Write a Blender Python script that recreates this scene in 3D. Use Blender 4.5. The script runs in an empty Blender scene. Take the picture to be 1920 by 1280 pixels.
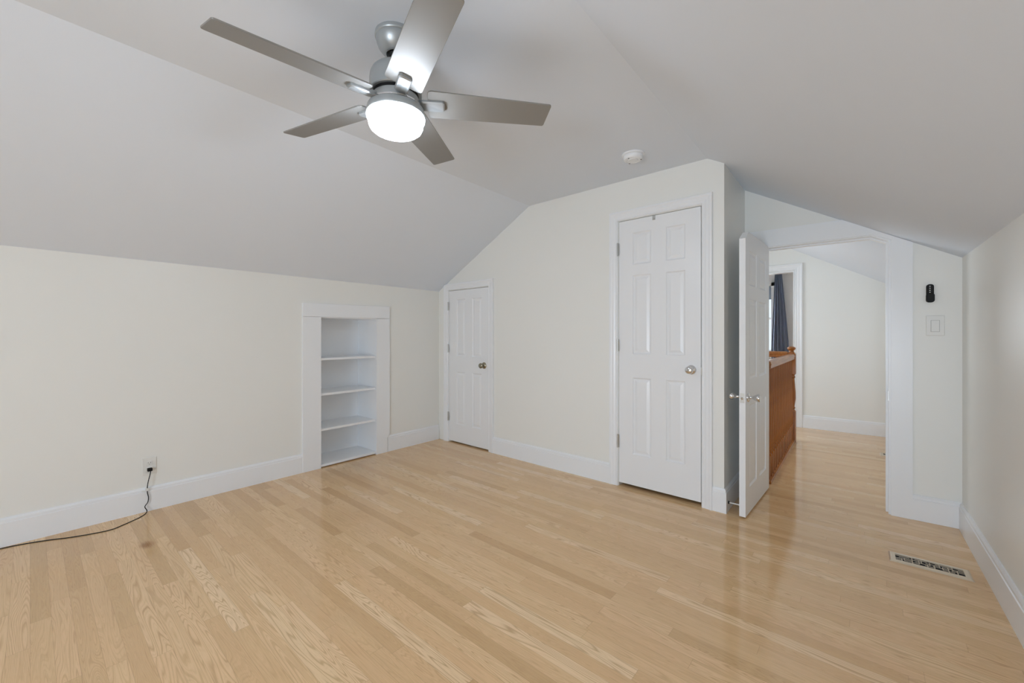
import bpy, bmesh, math, random
from mathutils import Matrix, Vector
R = math.radians
SC = bpy.context.scene
COL = SC.collection

# ------------------------------------------------------------------ camera, world, lights, exposure
cam = bpy.data.cameras.new('camera')
cam.sensor_width = 36.0
cam.lens = 778.0 / 1920.0 * 36.0
cam.shift_y = -11.0 / 1920.0
cam.clip_start = 0.02
cam.clip_end = 200
cam_ob = bpy.data.objects.new('camera', cam)
COL.objects.link(cam_ob)
cam_ob.location = (0, 0, 1.16)
cam_ob.rotation_euler = (R(90), 0, R(39.529))
SC.camera = cam_ob

SC.view_settings.view_transform = 'Standard'
SC.view_settings.look = 'None'
SC.view_settings.gamma = 1.0
SC.view_settings.use_curve_mapping = False
SC.view_settings.exposure = 0.10
SC.cycles.max_bounces = 14
SC.cycles.diffuse_bounces = 12
SC.cycles.sample_clamp_indirect = 4.0

w = bpy.data.worlds.new('sky')
SC.world = w
w.use_nodes = True
bg = w.node_tree.nodes['Background']
bg.inputs[0].default_value = (0.86, 0.93, 1.0, 1)
bg.inputs[1].default_value = 1.0


def area(name, loc, rot, sx, sy, power, col=(1, 1, 1)):
    L = bpy.data.lights.new(name, 'AREA')
    L.shape = 'RECTANGLE'
    L.size = sx
    L.size_y = sy
    L.energy = power
    L.color = col
    o = bpy.data.objects.new(name, L)
    COL.objects.link(o)
    o.location = loc
    o.rotation_euler = rot
    return o


# area lights at added unseen gable and stair windows, and at the bedroom window
area('gable_fill_light', (-0.20, -3.17, 0.82), (R(90), 0, 0), 0.95, 1.1, 94, (0.83, 0.95, 1.10))  # unseen source, position and size set to even out the room light
area('hall_fill_light', (-2.62, 5.0, 1.40), (R(90), 0, R(-90)), 1.1, 1.0, 22, (0.88, 0.97, 1.06))  # added to brighten the hall, no stair window is known
area('daylight_bedroom_window', (-1.75, 9.34, 1.35), (R(90), 0, R(180)), 0.95, 1.2, 165, (0.92, 0.98, 1.03))

# ------------------------------------------------------------------ materials


def new_mat(name):
    m = bpy.data.materials.new(name)
    m.use_nodes = True
    return m, m.node_tree, m.node_tree.nodes['Principled BSDF']


def paint(name, col, rough=0.5, bump=0.0, scale=300.0, spec=0.5, metal=0.0, var=0.0):
    m, nt, b = new_mat(name)
    b.inputs['Base Color'].default_value = (*col, 1)
    b.inputs['Roughness'].default_value = rough
    b.inputs['Specular IOR Level'].default_value = spec
    b.inputs['Metallic'].default_value = metal
    tc = nt.nodes.new('ShaderNodeTexCoord')
    if bump > 0:
        n = nt.nodes.new('ShaderNodeTexNoise')
        n.inputs['Scale'].default_value = scale
        n.inputs['Detail'].default_value = 3
        nt.links.new(tc.outputs['Object'], n.inputs['Vector'])
        bp = nt.nodes.new('ShaderNodeBump')
        bp.inputs['Strength'].default_value = bump
        bp.inputs['Distance'].default_value = 0.002
        nt.links.new(n.outputs['Fac'], bp.inputs['Height'])
        nt.links.new(bp.outputs['Normal'], b.inputs['Normal'])
    if var > 0:
        n2 = nt.nodes.new('ShaderNodeTexNoise')
        n2.inputs['Scale'].default_value = 1.3
        n2.inputs['Detail'].default_value = 2
        nt.links.new(tc.outputs['Object'], n2.inputs['Vector'])
        mx = nt.nodes.new('ShaderNodeMix')
        mx.data_type = 'RGBA'
        mx.inputs[6].default_value = (*[c * (1 - var) for c in col], 1)
        mx.inputs[7].default_value = (*[min(1, c * (1 + var)) for c in col], 1)
        nt.links.new(n2.outputs['Fac'], mx.inputs[0])
        nt.links.new(mx.outputs[2], b.inputs['Base Color'])
    return m


M = {}
M['wall'] = paint('cream_wall_paint', (0.808, 0.813, 0.783), 0.36, 0.05, 220, 0.4, var=0.008)
M['ceiling'] = paint('ceiling_paint', (0.738, 0.797, 0.878), 0.75, 0.04, 260, 0.25, var=0.008)
M['trim'] = paint('white_trim_paint', (0.825, 0.845, 0.865), 0.3, 0.02, 120, 0.5)
M['door'] = paint('white_door_paint', (0.815, 0.832, 0.85), 0.32, 0.03, 160, 0.5)
M['plate'] = paint('white_plastic', (0.76, 0.76, 0.73), 0.3, 0, 1, 0.5)
M['chrome'] = paint('polished_chrome', (0.78, 0.78, 0.79), 0.1, 0, 1, 0.5, 1.0)
M['satin'] = paint('satin_nickel', (0.55, 0.55, 0.53), 0.35, 0, 1, 0.5, 1.0)
M['oldbrass'] = paint('aged_brass', (0.36, 0.33, 0.25), 0.22, 0, 1, 0.5, 1.0)
M['fan_metal'] = paint('brushed_fan_metal', (0.40, 0.425, 0.435), 0.36, 0, 1, 0.5, 0.55)
M['blade'] = paint('silver_fan_blade', (0.27, 0.266, 0.252), 0.42, 0.01, 90, 0.5, 0.25)
M['black'] = paint('black_rubber', (0.006, 0.006, 0.006), 0.55, spec=0.25)
M['seam'] = paint('pale_seam', (0.42, 0.42, 0.40), 0.6)
M['dark'] = paint('duct_shade_black', (0.01, 0.01, 0.01), 0.8)  # unlit duct interior put into the colour
M['register'] = paint('pale_brass_register', (0.74, 0.64, 0.50), 0.3, 0, 1, 0.5, 0.6)
M['curtain'] = paint('slate_curtain', (0.22, 0.25, 0.33), 0.85, 0.2, 900, 0.2)
M['blind'] = paint('blue_grey_blind', (0.26, 0.31, 0.38), 0.8)
M['hole'] = paint('grey_slot', (0.16, 0.16, 0.16), 0.7)

m, nt, b = new_mat('lit_frosted_glass')
b.inputs['Base Color'].default_value = (0.9, 0.9, 0.88, 1)
b.inputs['Emission Color'].default_value = (0.86, 0.96, 1.10, 1)
b.inputs['Emission Strength'].default_value = 34.0
b.inputs['Roughness'].default_value = 0.3
M['lamp'] = m

m, nt, b = new_mat('window_glass')
b.inputs['Base Color'].default_value = (0.95, 0.98, 1, 1)
b.inputs['Roughness'].default_value = 0.02
b.inputs['Transmission Weight'].default_value = 1.0
b.inputs['IOR'].default_value = 1.02
M['glass'] = m


def oak_floor():
    m, nt, b = new_mat('oak_strip_floor')
    N = nt.nodes
    L = nt.links.new

    def math_(op, a, c=None, clamp=False):
        n = N.new('ShaderNodeMath')
        n.operation = op
        n.use_clamp = clamp
        for i, v in enumerate((a, c)):
            if v is None:
                continue
            if hasattr(v, 'node'):
                L(v, n.inputs[i])
            else:
                n.inputs[i].default_value = v
        return n.outputs[0]
    tc = N.new('ShaderNodeTexCoord')
    mp = N.new('ShaderNodeMapping')
    mp.inputs['Rotation'].default_value = (0, 0, R(1.2))
    L(tc.outputs['Object'], mp.inputs['Vector'])
    sp = N.new('ShaderNodeSeparateXYZ')
    L(mp.outputs['Vector'], sp.inputs[0])
    x, y = sp.outputs[0], sp.outputs[1]
    W = 0.0575
    yr = math_('DIVIDE', y, W)
    row = math_('FLOOR', yr)
    fy = math_('SUBTRACT', yr, row)
    wn = N.new('ShaderNodeTexWhiteNoise')
    wn.noise_dimensions = '1D'
    L(row, wn.inputs['W'])
    wsep = N.new('ShaderNodeSeparateColor')
    L(wn.outputs['Color'], wsep.inputs[0])
    ln = math_('ADD', math_('MULTIPLY', wsep.outputs[0], 0.75), 0.55)
    xo = math_('ADD', x, math_('MULTIPLY', wsep.outputs[1], 7.0))
    xr = math_('DIVIDE', math_('ADD', xo, 40.0), ln)
    idx = math_('FLOOR', xr)
    fx = math_('SUBTRACT', xr, idx)
    cb = N.new('ShaderNodeCombineXYZ')
    L(row, cb.inputs[0])
    L(idx, cb.inputs[1])
    wn2 = N.new('ShaderNodeTexWhiteNoise')
    wn2.noise_dimensions = '2D'
    L(cb.outputs[0], wn2.inputs['Vector'])
    s2 = N.new('ShaderNodeSeparateColor')
    L(wn2.outputs['Color'], s2.inputs[0])
    r1, r2, r3 = s2.outputs
    # per board base colour
    cr = N.new('ShaderNodeValToRGB')
    e = cr.color_ramp.elements
    e[0].position = 0.0
    e[0].color = (0.69, 0.46, 0.235, 1)
    e[1].position = 1.0
    e[1].color = (0.93, 0.705, 0.435, 1)
    for p, c in ((0.12, (0.78, 0.532, 0.287)), (0.5, (0.83, 0.575, 0.32)), (0.88, (0.87, 0.622, 0.355))):
        q = e.new(p)
        q.color = (*c, 1)
    L(wn2.outputs['Value'], cr.inputs[0])
    # cathedral grain: contour lines of a stretched noise, shifted per board
    g = N.new('ShaderNodeCombineXYZ')
    L(math_('ADD', math_('MULTIPLY', x, 1.25), math_('MULTIPLY', r1, 53.0)), g.inputs[0])
    L(math_('ADD', math_('MULTIPLY', y, 19.0), math_('MULTIPLY', r2, 37.0)), g.inputs[1])
    L(math_('MULTIPLY', r3, 11.0), g.inputs[2])
    n1 = N.new('ShaderNodeTexNoise')
    n1.inputs['Scale'].default_value = 1.0
    n1.inputs['Detail'].default_value = 1.2
    n1.inputs['Roughness'].default_value = 0.45
    n1.inputs['Distortion'].default_value = 0.25
    L(g.outputs[0], n1.inputs['Vector'])
    ring = math_('SINE', math_('MULTIPLY', n1.outputs['Fac'], math_('ADD', math_('MULTIPLY', r3, 90.0), 75.0)))
    ring = math_('POWER', math_('MULTIPLY', math_('ADD', ring, 1.0), 0.5), 5.0)
    ring2 = math_('SINE', math_('MULTIPLY', n1.outputs['Fac'], 330.0))
    ring2 = math_('POWER', math_('MULTIPLY', math_('ADD', ring2, 1.0), 0.5), 3.0)
    # fine pores
    g2 = N.new('ShaderNodeCombineXYZ')
    L(math_('MULTIPLY', x, 14.0), g2.inputs[0])
    L(math_('MULTIPLY', y, 420.0), g2.inputs[1])
    L(math_('MULTIPLY', r1, 19.0), g2.inputs[2])
    n2 = N.new('ShaderNodeTexNoise')
    n2.inputs['Scale'].default_value = 1.0
    n2.inputs['Detail'].default_value = 3
    L(g2.outputs[0], n2.inputs['Vector'])
    pores = N.new('ShaderNodeMapRange')
    pores.inputs[1].default_value = 0.5
    pores.inputs[2].default_value = 0.75
    L(n2.outputs['Fac'], pores.inputs[0])
    # broad tone inside a board
    g3 = N.new('ShaderNodeCombineXYZ')
    L(math_('ADD', math_('MULTIPLY', x, 2.0), math_('MULTIPLY', r2, 31.0)), g3.inputs[0])
    L(math_('MULTIPLY', y, 30.0), g3.inputs[1])
    n3 = N.new('ShaderNodeTexNoise')
    n3.inputs['Scale'].default_value = 1.0
    n3.inputs['Detail'].default_value = 2
    L(g3.outputs[0], n3.inputs['Vector'])

    def mix(fac, a, c, mode='MIX'):
        n = N.new('ShaderNodeMix')
        n.data_type = 'RGBA'
        n.blend_type = mode
        for i, v in ((0, fac), (6, a), (7, c)):
            if hasattr(v, 'node'):
                L(v, n.inputs[i])
            else:
                n.inputs[i].default_value = v
        return n.outputs[2]
    col = cr.outputs[0]
    col = mix(math_('MULTIPLY', n3.outputs['Fac'], 0.28), col, (0.62, 0.56, 0.48, 1), 'MULTIPLY')
    gst = math_('MULTIPLY', ring, math_('ADD', math_('MULTIPLY', math_('POWER', r1, 1.8), 0.5), 0.10))
    col = mix(gst, col, (0.55, 0.43, 0.33, 1), 'MULTIPLY')
    col = mix(math_('MULTIPLY', ring2, math_('ADD', math_('MULTIPLY', r2, 0.16), 0.08)), col, (0.58, 0.46, 0.36, 1), 'MULTIPLY')
    col = mix(math_('MULTIPLY', r3, 0.35), col, (1.0, 0.93, 0.93, 1), 'MULTIPLY')
    col = mix(math_('MULTIPLY', pores.outputs[0], 0.30), col, (0.6, 0.53, 0.45, 1), 'MULTIPLY')
    # seams
    sy = math_('LESS_THAN', math_('MINIMUM', fy, math_('SUBTRACT', 1.0, fy)), 0.013)
    ex = math_('MULTIPLY', math_('MINIMUM', fx, math_('SUBTRACT', 1.0, fx)), ln)
    sx = math_('LESS_THAN', ex, 0.0009)
    seam = math_('MAXIMUM', sy, sx)
    col = mix(math_('MULTIPLY', seam, 0.24), col, (0.30, 0.22, 0.15, 1), 'MULTIPLY')
    # one dark knot in the board under the outlet
    vm = N.new('ShaderNodeVectorMath')
    vm.operation = 'DISTANCE'
    sc_ = N.new('ShaderNodeMapping')
    sc_.inputs['Scale'].default_value = (0.55, 1.0, 1.0)
    L(tc.outputs['Object'], sc_.inputs['Vector'])
    L(sc_.outputs['Vector'], vm.inputs[0])
    vm.inputs[1].default_value = (-3.03 * 0.55, 0.485, 0)
    kn = N.new('ShaderNodeMapRange')
    kn.inputs[1].default_value = 0.012
    kn.inputs[2].default_value = 0.036
    kn.inputs[3].default_value = 1.0
    kn.inputs[4].default_value = 0.0
    L(math_('ADD', vm.outputs['Value'], math_('MULTIPLY', math_('SUBTRACT', n2.outputs['Fac'], 0.5), 0.05)), kn.inputs[0])
    col = mix(math_('MULTIPLY', kn.outputs[0], 0.85), col, (0.50, 0.33, 0.17, 1), 'MULTIPLY')
    L(col, b.inputs['Base Color'])
    b.inputs['Roughness'].default_value = 0.11
    b.inputs['Specular IOR Level'].default_value = 0.56
    bp = N.new('ShaderNodeBump')
    bp.inputs['Strength'].default_value = 0.035
    bp.inputs['Distance'].default_value = 0.001
    L(math_('SUBTRACT', math_('MULTIPLY', n2.outputs['Fac'], 0.5), seam), bp.inputs['Height'])
    L(bp.outputs['Normal'], b.inputs['Normal'])
    return m


M['floor'] = oak_floor()


def stained_oak(name, c0, c1, axis=2):
    m, nt, b = new_mat(name)
    N = nt.nodes
    L = nt.links.new
    tc = N.new('ShaderNodeTexCoord')
    mp = N.new('ShaderNodeMapping')
    s = [60, 60, 60]
    s[axis] = 3
    mp.inputs['Scale'].default_value = s
    L(tc.outputs['Object'], mp.inputs['Vector'])
    n = N.new('ShaderNodeTexNoise')
    n.inputs['Scale'].default_value = 1.0
    n.inputs['Detail'].default_value = 4
    n.inputs['Distortion'].default_value = 0.6
    L(mp.outputs['Vector'], n.inputs['Vector'])
    cr = N.new('ShaderNodeValToRGB')
    cr.color_ramp.elements[0].position = 0.3
    cr.color_ramp.elements[1].position = 0.72
    cr.color_ramp.elements[0].color = (*c0, 1)
    cr.color_ramp.elements[1].color = (*c1, 1)
    L(n.outputs['Fac'], cr.inputs[0])
    L(cr.outputs[0], b.inputs['Base Color'])
    b.inputs['Roughness'].default_value = 0.28
    return m


M['oak'] = stained_oak('stained_golden_oak', (0.20, 0.056, 0.006), (0.44, 0.16, 0.027), 2)
M['oak_rail'] = stained_oak('stained_golden_oak_rail', (0.26, 0.08, 0.012), (0.47, 0.185, 0.04), 1)

# ------------------------------------------------------------------ helpers


def link(name, bm, mat, parent=None, mtx=None, smooth=None, bevel=None):
    bmesh.ops.recalc_face_normals(bm, faces=bm.faces)
    me = bpy.data.meshes.new(name)
    bm.to_mesh(me)
    bm.free()
    me.materials.append(mat)
    o = bpy.data.objects.new(name, me)
    COL.objects.link(o)
    if mtx is not None:
        o.matrix_world = mtx
    if parent is not None:
        o.parent = parent
    if smooth is not None:
        for p in me.polygons:
            p.use_smooth = True
        try:
            me.set_sharp_from_angle(angle=R(smooth))
        except Exception:
            pass
    if bevel:
        md = o.modifiers.new('bevel', 'BEVEL')
        md.width = bevel
        md.segments = 2
        md.limit_method = 'ANGLE'
        md.angle_limit = R(40)
    return o


def tag(o, label, cat, group=None, kind=None):
    o['label'] = label
    o['category'] = cat
    if group:
        o['group'] = group
    if kind:
        o['kind'] = kind
    return o


def thing(name, loc, label, cat, group=None, kind=None, rot=0.0, mtx=None):
    o = bpy.data.objects.new(name, None)
    COL.objects.link(o)
    o.empty_display_size = 0.05
    o.location = loc
    o.rotation_euler = (0, 0, rot)
    if mtx is not None:
        o.matrix_world = mtx
    return tag(o, label, cat, group, kind)


def box(bm, x0, x1, y0, y1, z0, z1, mtx=None):
    vs = [bm.verts.new((x, y, z)) for x in (x0, x1) for y in (y0, y1) for z in (z0, z1)]
    for f in ((0, 1, 3, 2), (4, 6, 7, 5), (0, 4, 5, 1), (2, 3, 7, 6), (0, 2, 6, 4), (1, 5, 7, 3)):
        bm.faces.new([vs[i] for i in f])
    if mtx is not None:
        bmesh.ops.transform(bm, matrix=mtx, verts=vs)
    return vs


def BX(*a):
    bm = bmesh.new()
    box(bm, *a)
    return bm


def prism(bm, pts, d0, d1, fn):
    """polygon pts (u,v) extruded between d0 and d1; fn(u,v,d)->xyz"""
    a = [bm.verts.new(fn(u, v, d0)) for u, v in pts]
    c = [bm.verts.new(fn(u, v, d1)) for u, v in pts]
    n = len(pts)
    bm.faces.new(a)
    bm.faces.new(c[::-1])
    for i in range(n):
        j = (i + 1) % n
        bm.faces.new((a[i], a[j], c[j], c[i]))
    return a + c


def XZ(u, v, d):   # polygon in x,z ; depth along y
    return (u, d, v)


def YZ(u, v, d):   # polygon in y,z ; depth along x
    return (d, u, v)


def lathe(bm, prof, n=32, mtx=None):
    """prof: list of (r, z) about z axis"""
    rings = []
    vs = []
    for r, z in prof:
        if r < 1e-6:
            v = bm.verts.new((0, 0, z))
            rings.append([v])
            vs.append(v)
        else:
            ring = [bm.verts.new((r * math.cos(2 * math.pi * i / n), r * math.sin(2 * math.pi * i / n), z)) for i in range(n)]
            rings.append(ring)
            vs += ring
    for a, c in zip(rings, rings[1:]):
        if len(a) == 1 and len(c) == 1:
            continue
        for i in range(n):
            j = (i + 1) % n
            if len(a) == 1:
                bm.faces.new((a[0], c[i], c[j]))
            elif len(c) == 1:
                bm.faces.new((a[i], a[j], c[0]))
            else:
                bm.faces.new((a[i], a[j], c[j], c[i]))
    if mtx is not None:
        bmesh.ops.transform(bm, matrix=mtx, verts=vs)
    return vs


def tube(bm, pts, r, n=8):
    P = [Vector(p) for p in pts]
    prev = None
    up = Vector((0, 0, 1))
    rings = []
    for i, p in enumerate(P):
        t = (P[min(i + 1, len(P) - 1)] - P[max(i - 1, 0)]).normalized()
        if prev is None:
            a = t.cross(up)
            if a.length < 1e-3:
                a = t.cross(Vector((1, 0, 0)))
            a.normalize()
        else:
            a = (prev - t * prev.dot(t)).normalized()
        prev = a
        c = t.cross(a)
        rings.append([bm.verts.new(p + (a * math.cos(2 * math.pi * k / n) + c * math.sin(2 * math.pi * k / n)) * r) for k in range(n)])
    for A, B in zip(rings, rings[1:]):
        for k in range(n):
            bm.faces.new((A[k], A[(k + 1) % n], B[(k + 1) % n], B[k]))
    bm.faces.new(rings[0])
    bm.faces.new(rings[-1][::-1])


def spline(pts, seg=8):
    P = [Vector(p) for p in pts]
    out = []
    for i in range(len(P) - 1):
        p0, p1, p2, p3 = P[max(i - 1, 0)], P[i], P[i + 1], P[min(i + 2, len(P) - 1)]
        for k in range(seg):
            t = k / seg
            out.append(0.5 * ((2 * p1) + (p2 - p0) * t + (2 * p0 - 5 * p1 + 4 * p2 - p3) * t * t + (3 * p1 - p0 - 3 * p2 + p3) * t ** 3))
    out.append(P[-1])
    return out


def sweep(bm, path, prof, fn, side=1):
    """profile [(o,d)] swept along an open 2D path with mitred corners; o is the offset to one side, d the depth"""
    n = len(path)
    P = [Vector(p) for p in path]
    rings = []
    for i in range(n):
        d0 = (P[i] - P[i - 1]).normalized() if i > 0 else None
        d1 = (P[i + 1] - P[i]).normalized() if i < n - 1 else None
        nn = []
        for d in (d0, d1):
            if d is not None:
                nn.append(Vector((-d.y, d.x)) * side)
        if len(nn) == 2:
            mvec = (nn[0] + nn[1])
            mvec = mvec / (mvec.dot(nn[0]))
        else:
            mvec = nn[0]
        rings.append([bm.verts.new(fn(P[i].x + mvec.x * o, P[i].y + mvec.y * o, d)) for o, d in prof])
    m_ = len(prof)
    for A, B in zip(rings, rings[1:]):
        for k in range(m_):
            j = (k + 1) % m_
            bm.faces.new((A[k], A[j], B[j], B[k]))
    bm.faces.new(rings[0])
    bm.faces.new(rings[-1][::-1])


def door_mesh(w_, h_, th, panels, both=True):
    """slab 0..w, 0..h in x,z; front face at y=0, back at y=th; raised moulded panels"""
    bm = bmesh.new()
    xs = sorted(set([0, w_] + [p[0] for p in panels] + [p[1] for p in panels]))
    zs = sorted(set([0, h_] + [p[2] for p in panels] + [p[3] for p in panels]))

    def inside(x, z):
        for p in panels:
            if p[0] < x < p[1] and p[2] < z < p[3]:
                return p
        return None
    for yb, s in ((0, 1), (th, -1)):
        cache = {}

        def V(x, z, d=0.0):
            k = (round(x, 5), round(z, 5), round(d, 5))
            if k not in cache:
                cache[k] = bm.verts.new((x, yb + s * d, z))
            return cache[k]
        for i in range(len(xs) - 1):
            for j in range(len(zs) - 1):
                if inside((xs[i] + xs[i + 1]) / 2, (zs[j] + zs[j + 1]) / 2):
                    continue
                bm.faces.new((V(xs[i], zs[j]), V(xs[i + 1], zs[j]), V(xs[i + 1], zs[j + 1]), V(xs[i], zs[j + 1])))
        for (a, b_, c, d) in panels:
            prev = None
            # collect boundary verts on outer ring that the grid may have split
            for off, dep in ((0, 0), (0.004, 0.005), (0.010, 0.0085), (0.016, 0.0085), (0.034, 0.003)):
                ring = [V(a + off, c + off, dep), V(b_ - off, c + off, dep), V(b_ - off, d - off, dep), V(a + off, d - off, dep)]
                if prev:
                    for k in range(4):
                        bm.faces.new((prev[k], prev[(k + 1) % 4], ring[(k + 1) % 4], ring[k]))
                prev = ring
            bm.faces.new(prev)
    f0 = [bm.verts.new(v) for v in ((0, 0, 0), (w_, 0, 0), (w_, 0, h_), (0, 0, h_))]
    f1 = [bm.verts.new(v) for v in ((0, th, 0), (w_, th, 0), (w_, th, h_), (0, th, h_))]
    for k in range(4):
        bm.faces.new((f0[k], f0[(k + 1) % 4], f1[(k + 1) % 4], f1[k]))
    bmesh.ops.remove_doubles(bm, verts=bm.verts, dist=1e-5)
    return bm


def T(x, y, z):
    return Matrix.Translation((x, y, z))


# frame of the slightly out-of-square back wall: local x ~ world x, local y into the wall
PHI = math.atan(-0.0345)
BK = T(-1.54, 3.014, 0) @ Matrix.Rotation(PHI, 4, 'Z') @ T(1.54, 0, 0)

# ------------------------------------------------------------------ roof profile shared by room and hall
XL, XR = -3.615, 0.50
ZF = 2.35
XA, XB = -2.30, -0.764
KL = 0.527     # slope of the left roof plane
KR = 0.571


def roof(x):
    if x < XA:
        return ZF - KL * (XA - x)
    if x > XB:
        return ZF - KR * (x - XB)
    return ZF


Y0, YE, YH, Y9 = -3.0, 3.645, 6.39, 9.3

# floor
bm = BX(-4.3, 0.8, Y0 - 0.1, Y9 + 0.1, -0.12, 0)
tag(link('floor', bm, M['floor']), 'honey oak strip floor running through room and hall', 'floor', kind='structure')

# ceiling: two slopes and a flat middle
bm = bmesh.new()
xs = [-4.3, XA, XB, 0.85]
lo = [(x, roof(x)) for x in xs]
hi = [(x, roof(x) + 0.12) for x in xs][::-1]
prism(bm, lo + hi, Y0 - 0.1, Y9 + 0.1, XZ)
tag(link('ceiling', bm, M['ceiling']), 'pale grey attic ceiling with two slopes and a flat middle', 'ceiling', kind='structure')

# left knee wall with the niche opening
N0, N1, NZ0, NZ1 = 1.737, 2.282, 0.0, 1.318
bm = bmesh.new()
zt = roof(XL) + 0.03
prism(bm, [(Y0, 0), (N0 - .014, 0), (N0 - .014, NZ1 + .014), (N1 + .014, NZ1 + .014), (N1 + .014, 0), (3.60, 0), (3.60, zt), (Y0, zt)], XL, XL - 0.10, YZ)
tag(link('wall_left', bm, M['wall']), 'low cream knee wall with the recessed shelves and the outlet', 'wall', kind='structure')

# right knee wall
bm = BX(XR, XR + 0.1, Y0, Y9, 0, roof(XR) + 0.03)
tag(link('wall_right', bm, M['wall']), 'cream side wall at the right edge of the photo', 'wall', kind='structure')

# back wall with two closet openings (local frame)
D1 = (-1.410, -0.799, 2.042)
D2 = (-3.440, -2.826, 1.652)
OV = 0.02
pts = [(-3.75, 0), (D2[0], 0), (D2[0], D2[2]), (D2[1], D2[2]), (D2[1], 0), (D1[0], 0), (D1[0], D1[2]), (D1[1], D1[2]), (D1[1], 0), (-0.658, 0)]
pts += [(-0.658, roof(-0.658) + OV), (XB, ZF + OV), (XA, ZF + OV), (-3.75, roof(-3.75) + OV)]
bm = bmesh.new()
prism(bm, pts, 0, 0.10, XZ)
tag(link('wall_back', bm, M['wall'], mtx=BK), 'cream back wall holding the tall and the short closet door', 'wall', kind='structure')

# return wall beside the entry
bm = bmesh.new()
prism(bm, [(-0.658, 0), (-0.758, 0), (-0.758, ZF + OV), (XB, ZF + OV), (-0.658, roof(-0.658) + OV)], 3.005, YE + 0.02, XZ)
tag(link('wall_return', bm, M['wall']), 'narrow shaded return wall behind the open door', 'wall', kind='structure')

# entry wall with clipped opening
E0, E1, ET, EX, ES = -0.53, 0.171, 1.820, 0.083, 1.775
pts = [(-3.75, 0), (E0 - .013, 0), (E0 - .013, ET + .013), (EX + .004, ET + .013), (E1 + .013, ES + .008), (E1 + .013, 0), (0.55, 0), (0.55, roof(.55) + OV), (XB, ZF + OV), (XA, ZF + OV), (-3.75, roof(-3.75) + OV)]
bm = bmesh.new()
prism(bm, pts, YE, YE + 0.11, XZ)
tag(link('wall_entry', bm, M['wall']), 'cream wall around the doorway to the hall, with switch and remote', 'wall', kind='structure')

# gable wall behind the camera, with an added window shaped to light the room
GW = (-0.70, 0.30, 0.25, 1.39)
bm = bmesh.new()
out = [(-3.75, 0), (0.6, 0), (0.6, roof(.6) + OV), (XB, ZF + OV), (XA, ZF + OV), (-3.75, roof(-3.75) + OV)]
# four pieces around the window
g0, g1, gz0, gz1 = GW
for pc in ([(-3.75, 0), (g0, 0), (g0, ZF), (XA, ZF + OV), (-3.75, roof(-3.75) + OV)],
           [(g1, 0), (0.6, 0), (0.6, roof(.6) + OV), (g1, roof(g1) + OV)],
           [(g0, 0), (g1, 0), (g1, gz0), (g0, gz0)],
           [(g0, gz1), (g1, gz1), (g1, roof(g1) + OV), (XB, ZF + OV), (g0, ZF + OV)]):
    prism(bm, pc, Y0, Y0 - 0.1, XZ)
tag(link('wall_front', bm, M['wall']), 'gable wall behind the viewer with an added window', 'wall', kind='structure')
wr = tag(thing('added_window_1', (0, 0, 0), 'added unseen double window in the gable, placed for light', 'window', kind='structure'), 'added unseen double window in the gable, placed for light', 'window', kind='structure')
bm = bmesh.new()
for a in ((g0, g0 + .05, gz0, gz1), (g1 - .05, g1, gz0, gz1), (g0, g1, gz0, gz0 + .05), (g0, g1, gz1 - .05, gz1), ((g0 + g1) / 2 - .04, (g0 + g1) / 2 + .04, gz0, gz1), (g0, g1, (gz0 + gz1) / 2 - .02, (gz0 + gz1) / 2 + .02)):
    box(bm, a[0], a[1], Y0 - .07, Y0 - .03, a[2], a[3])
link('window_frame', bm, M['trim'], wr)

# ------------------------------------------------------------------ mouldings
BBP = [(0, 0), (0, 0.133), (0.003, 0.137), (0.003, 0.150), (0.008, 0.158), (0.016, 0.158)]
# profile in (out from wall, height): a closed section
BB = [(0.0, 0.0), (0.016, 0.0), (0.016, 0.130), (0.0125, 0.133), (0.0125, 0.146), (0.006, 0.157), (0.0, 0.158)]


def baseboard(name, path, label, side, mtx=None):
    """path: list of (x,y) along the wall face; side picks the room side"""
    bm = bmesh.new()
    sweep(bm, path, BB, lambda u, v, d: (u, v, d), side)
    o = link(name, bm, M['trim'], mtx=mtx)
    return tag(o, label, 'baseboard', kind='structure')


baseboard('baseboard_left_near', [(XL, Y0), (XL, 1.60)], 'white baseboard left of the recessed shelves, under the outlet', -1)
baseboard('baseboard_left_far', [(XL, 2.412), (XL, 3.075)], 'short white baseboard between recessed shelves and the corner', -1)
baseboard('baseboard_back', [(-2.757, 0), (-1.478, 0)], 'white baseboard between the two closet doors', -1, BK)
p0 = BK @ Vector((-0.728, 0, 0))
p1 = BK @ Vector((-0.658, 0, 0))
baseboard('baseboard_return', [(p0.x, p0.y), (p1.x, p1.y), (-0.658, YE - 0.003)], 'white baseboard wrapping the return wall corner behind the open door', -1)
baseboard('baseboard_entry', [(0.284, YE), (XR, YE)], 'short white baseboard below the light switch', -1)
baseboard('baseboard_right', [(XR, YE - 0.0165), (XR, Y0)], 'white baseboard along the right side wall', -1)
baseboard('baseboard_hall_far', [(-0.51, YH), (XR, YH)], 'white baseboard at the far wall of the hall', -1)
baseboard('baseboard_hall_right', [(XR, YH - 0.017), (XR, YE + 0.115)], 'white baseboard along the right wall of the hall', -1)

CAS = [(0.0, 0.0), (0.0, -0.010), (0.006, -0.014), (0.012, -0.012), (0.020, -0.0125), (0.030, -0.016), (0.046, -0.017), (0.054, -0.021), (0.066, -0.021), (0.068, -0.018), (0.068, 0.0)]


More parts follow.
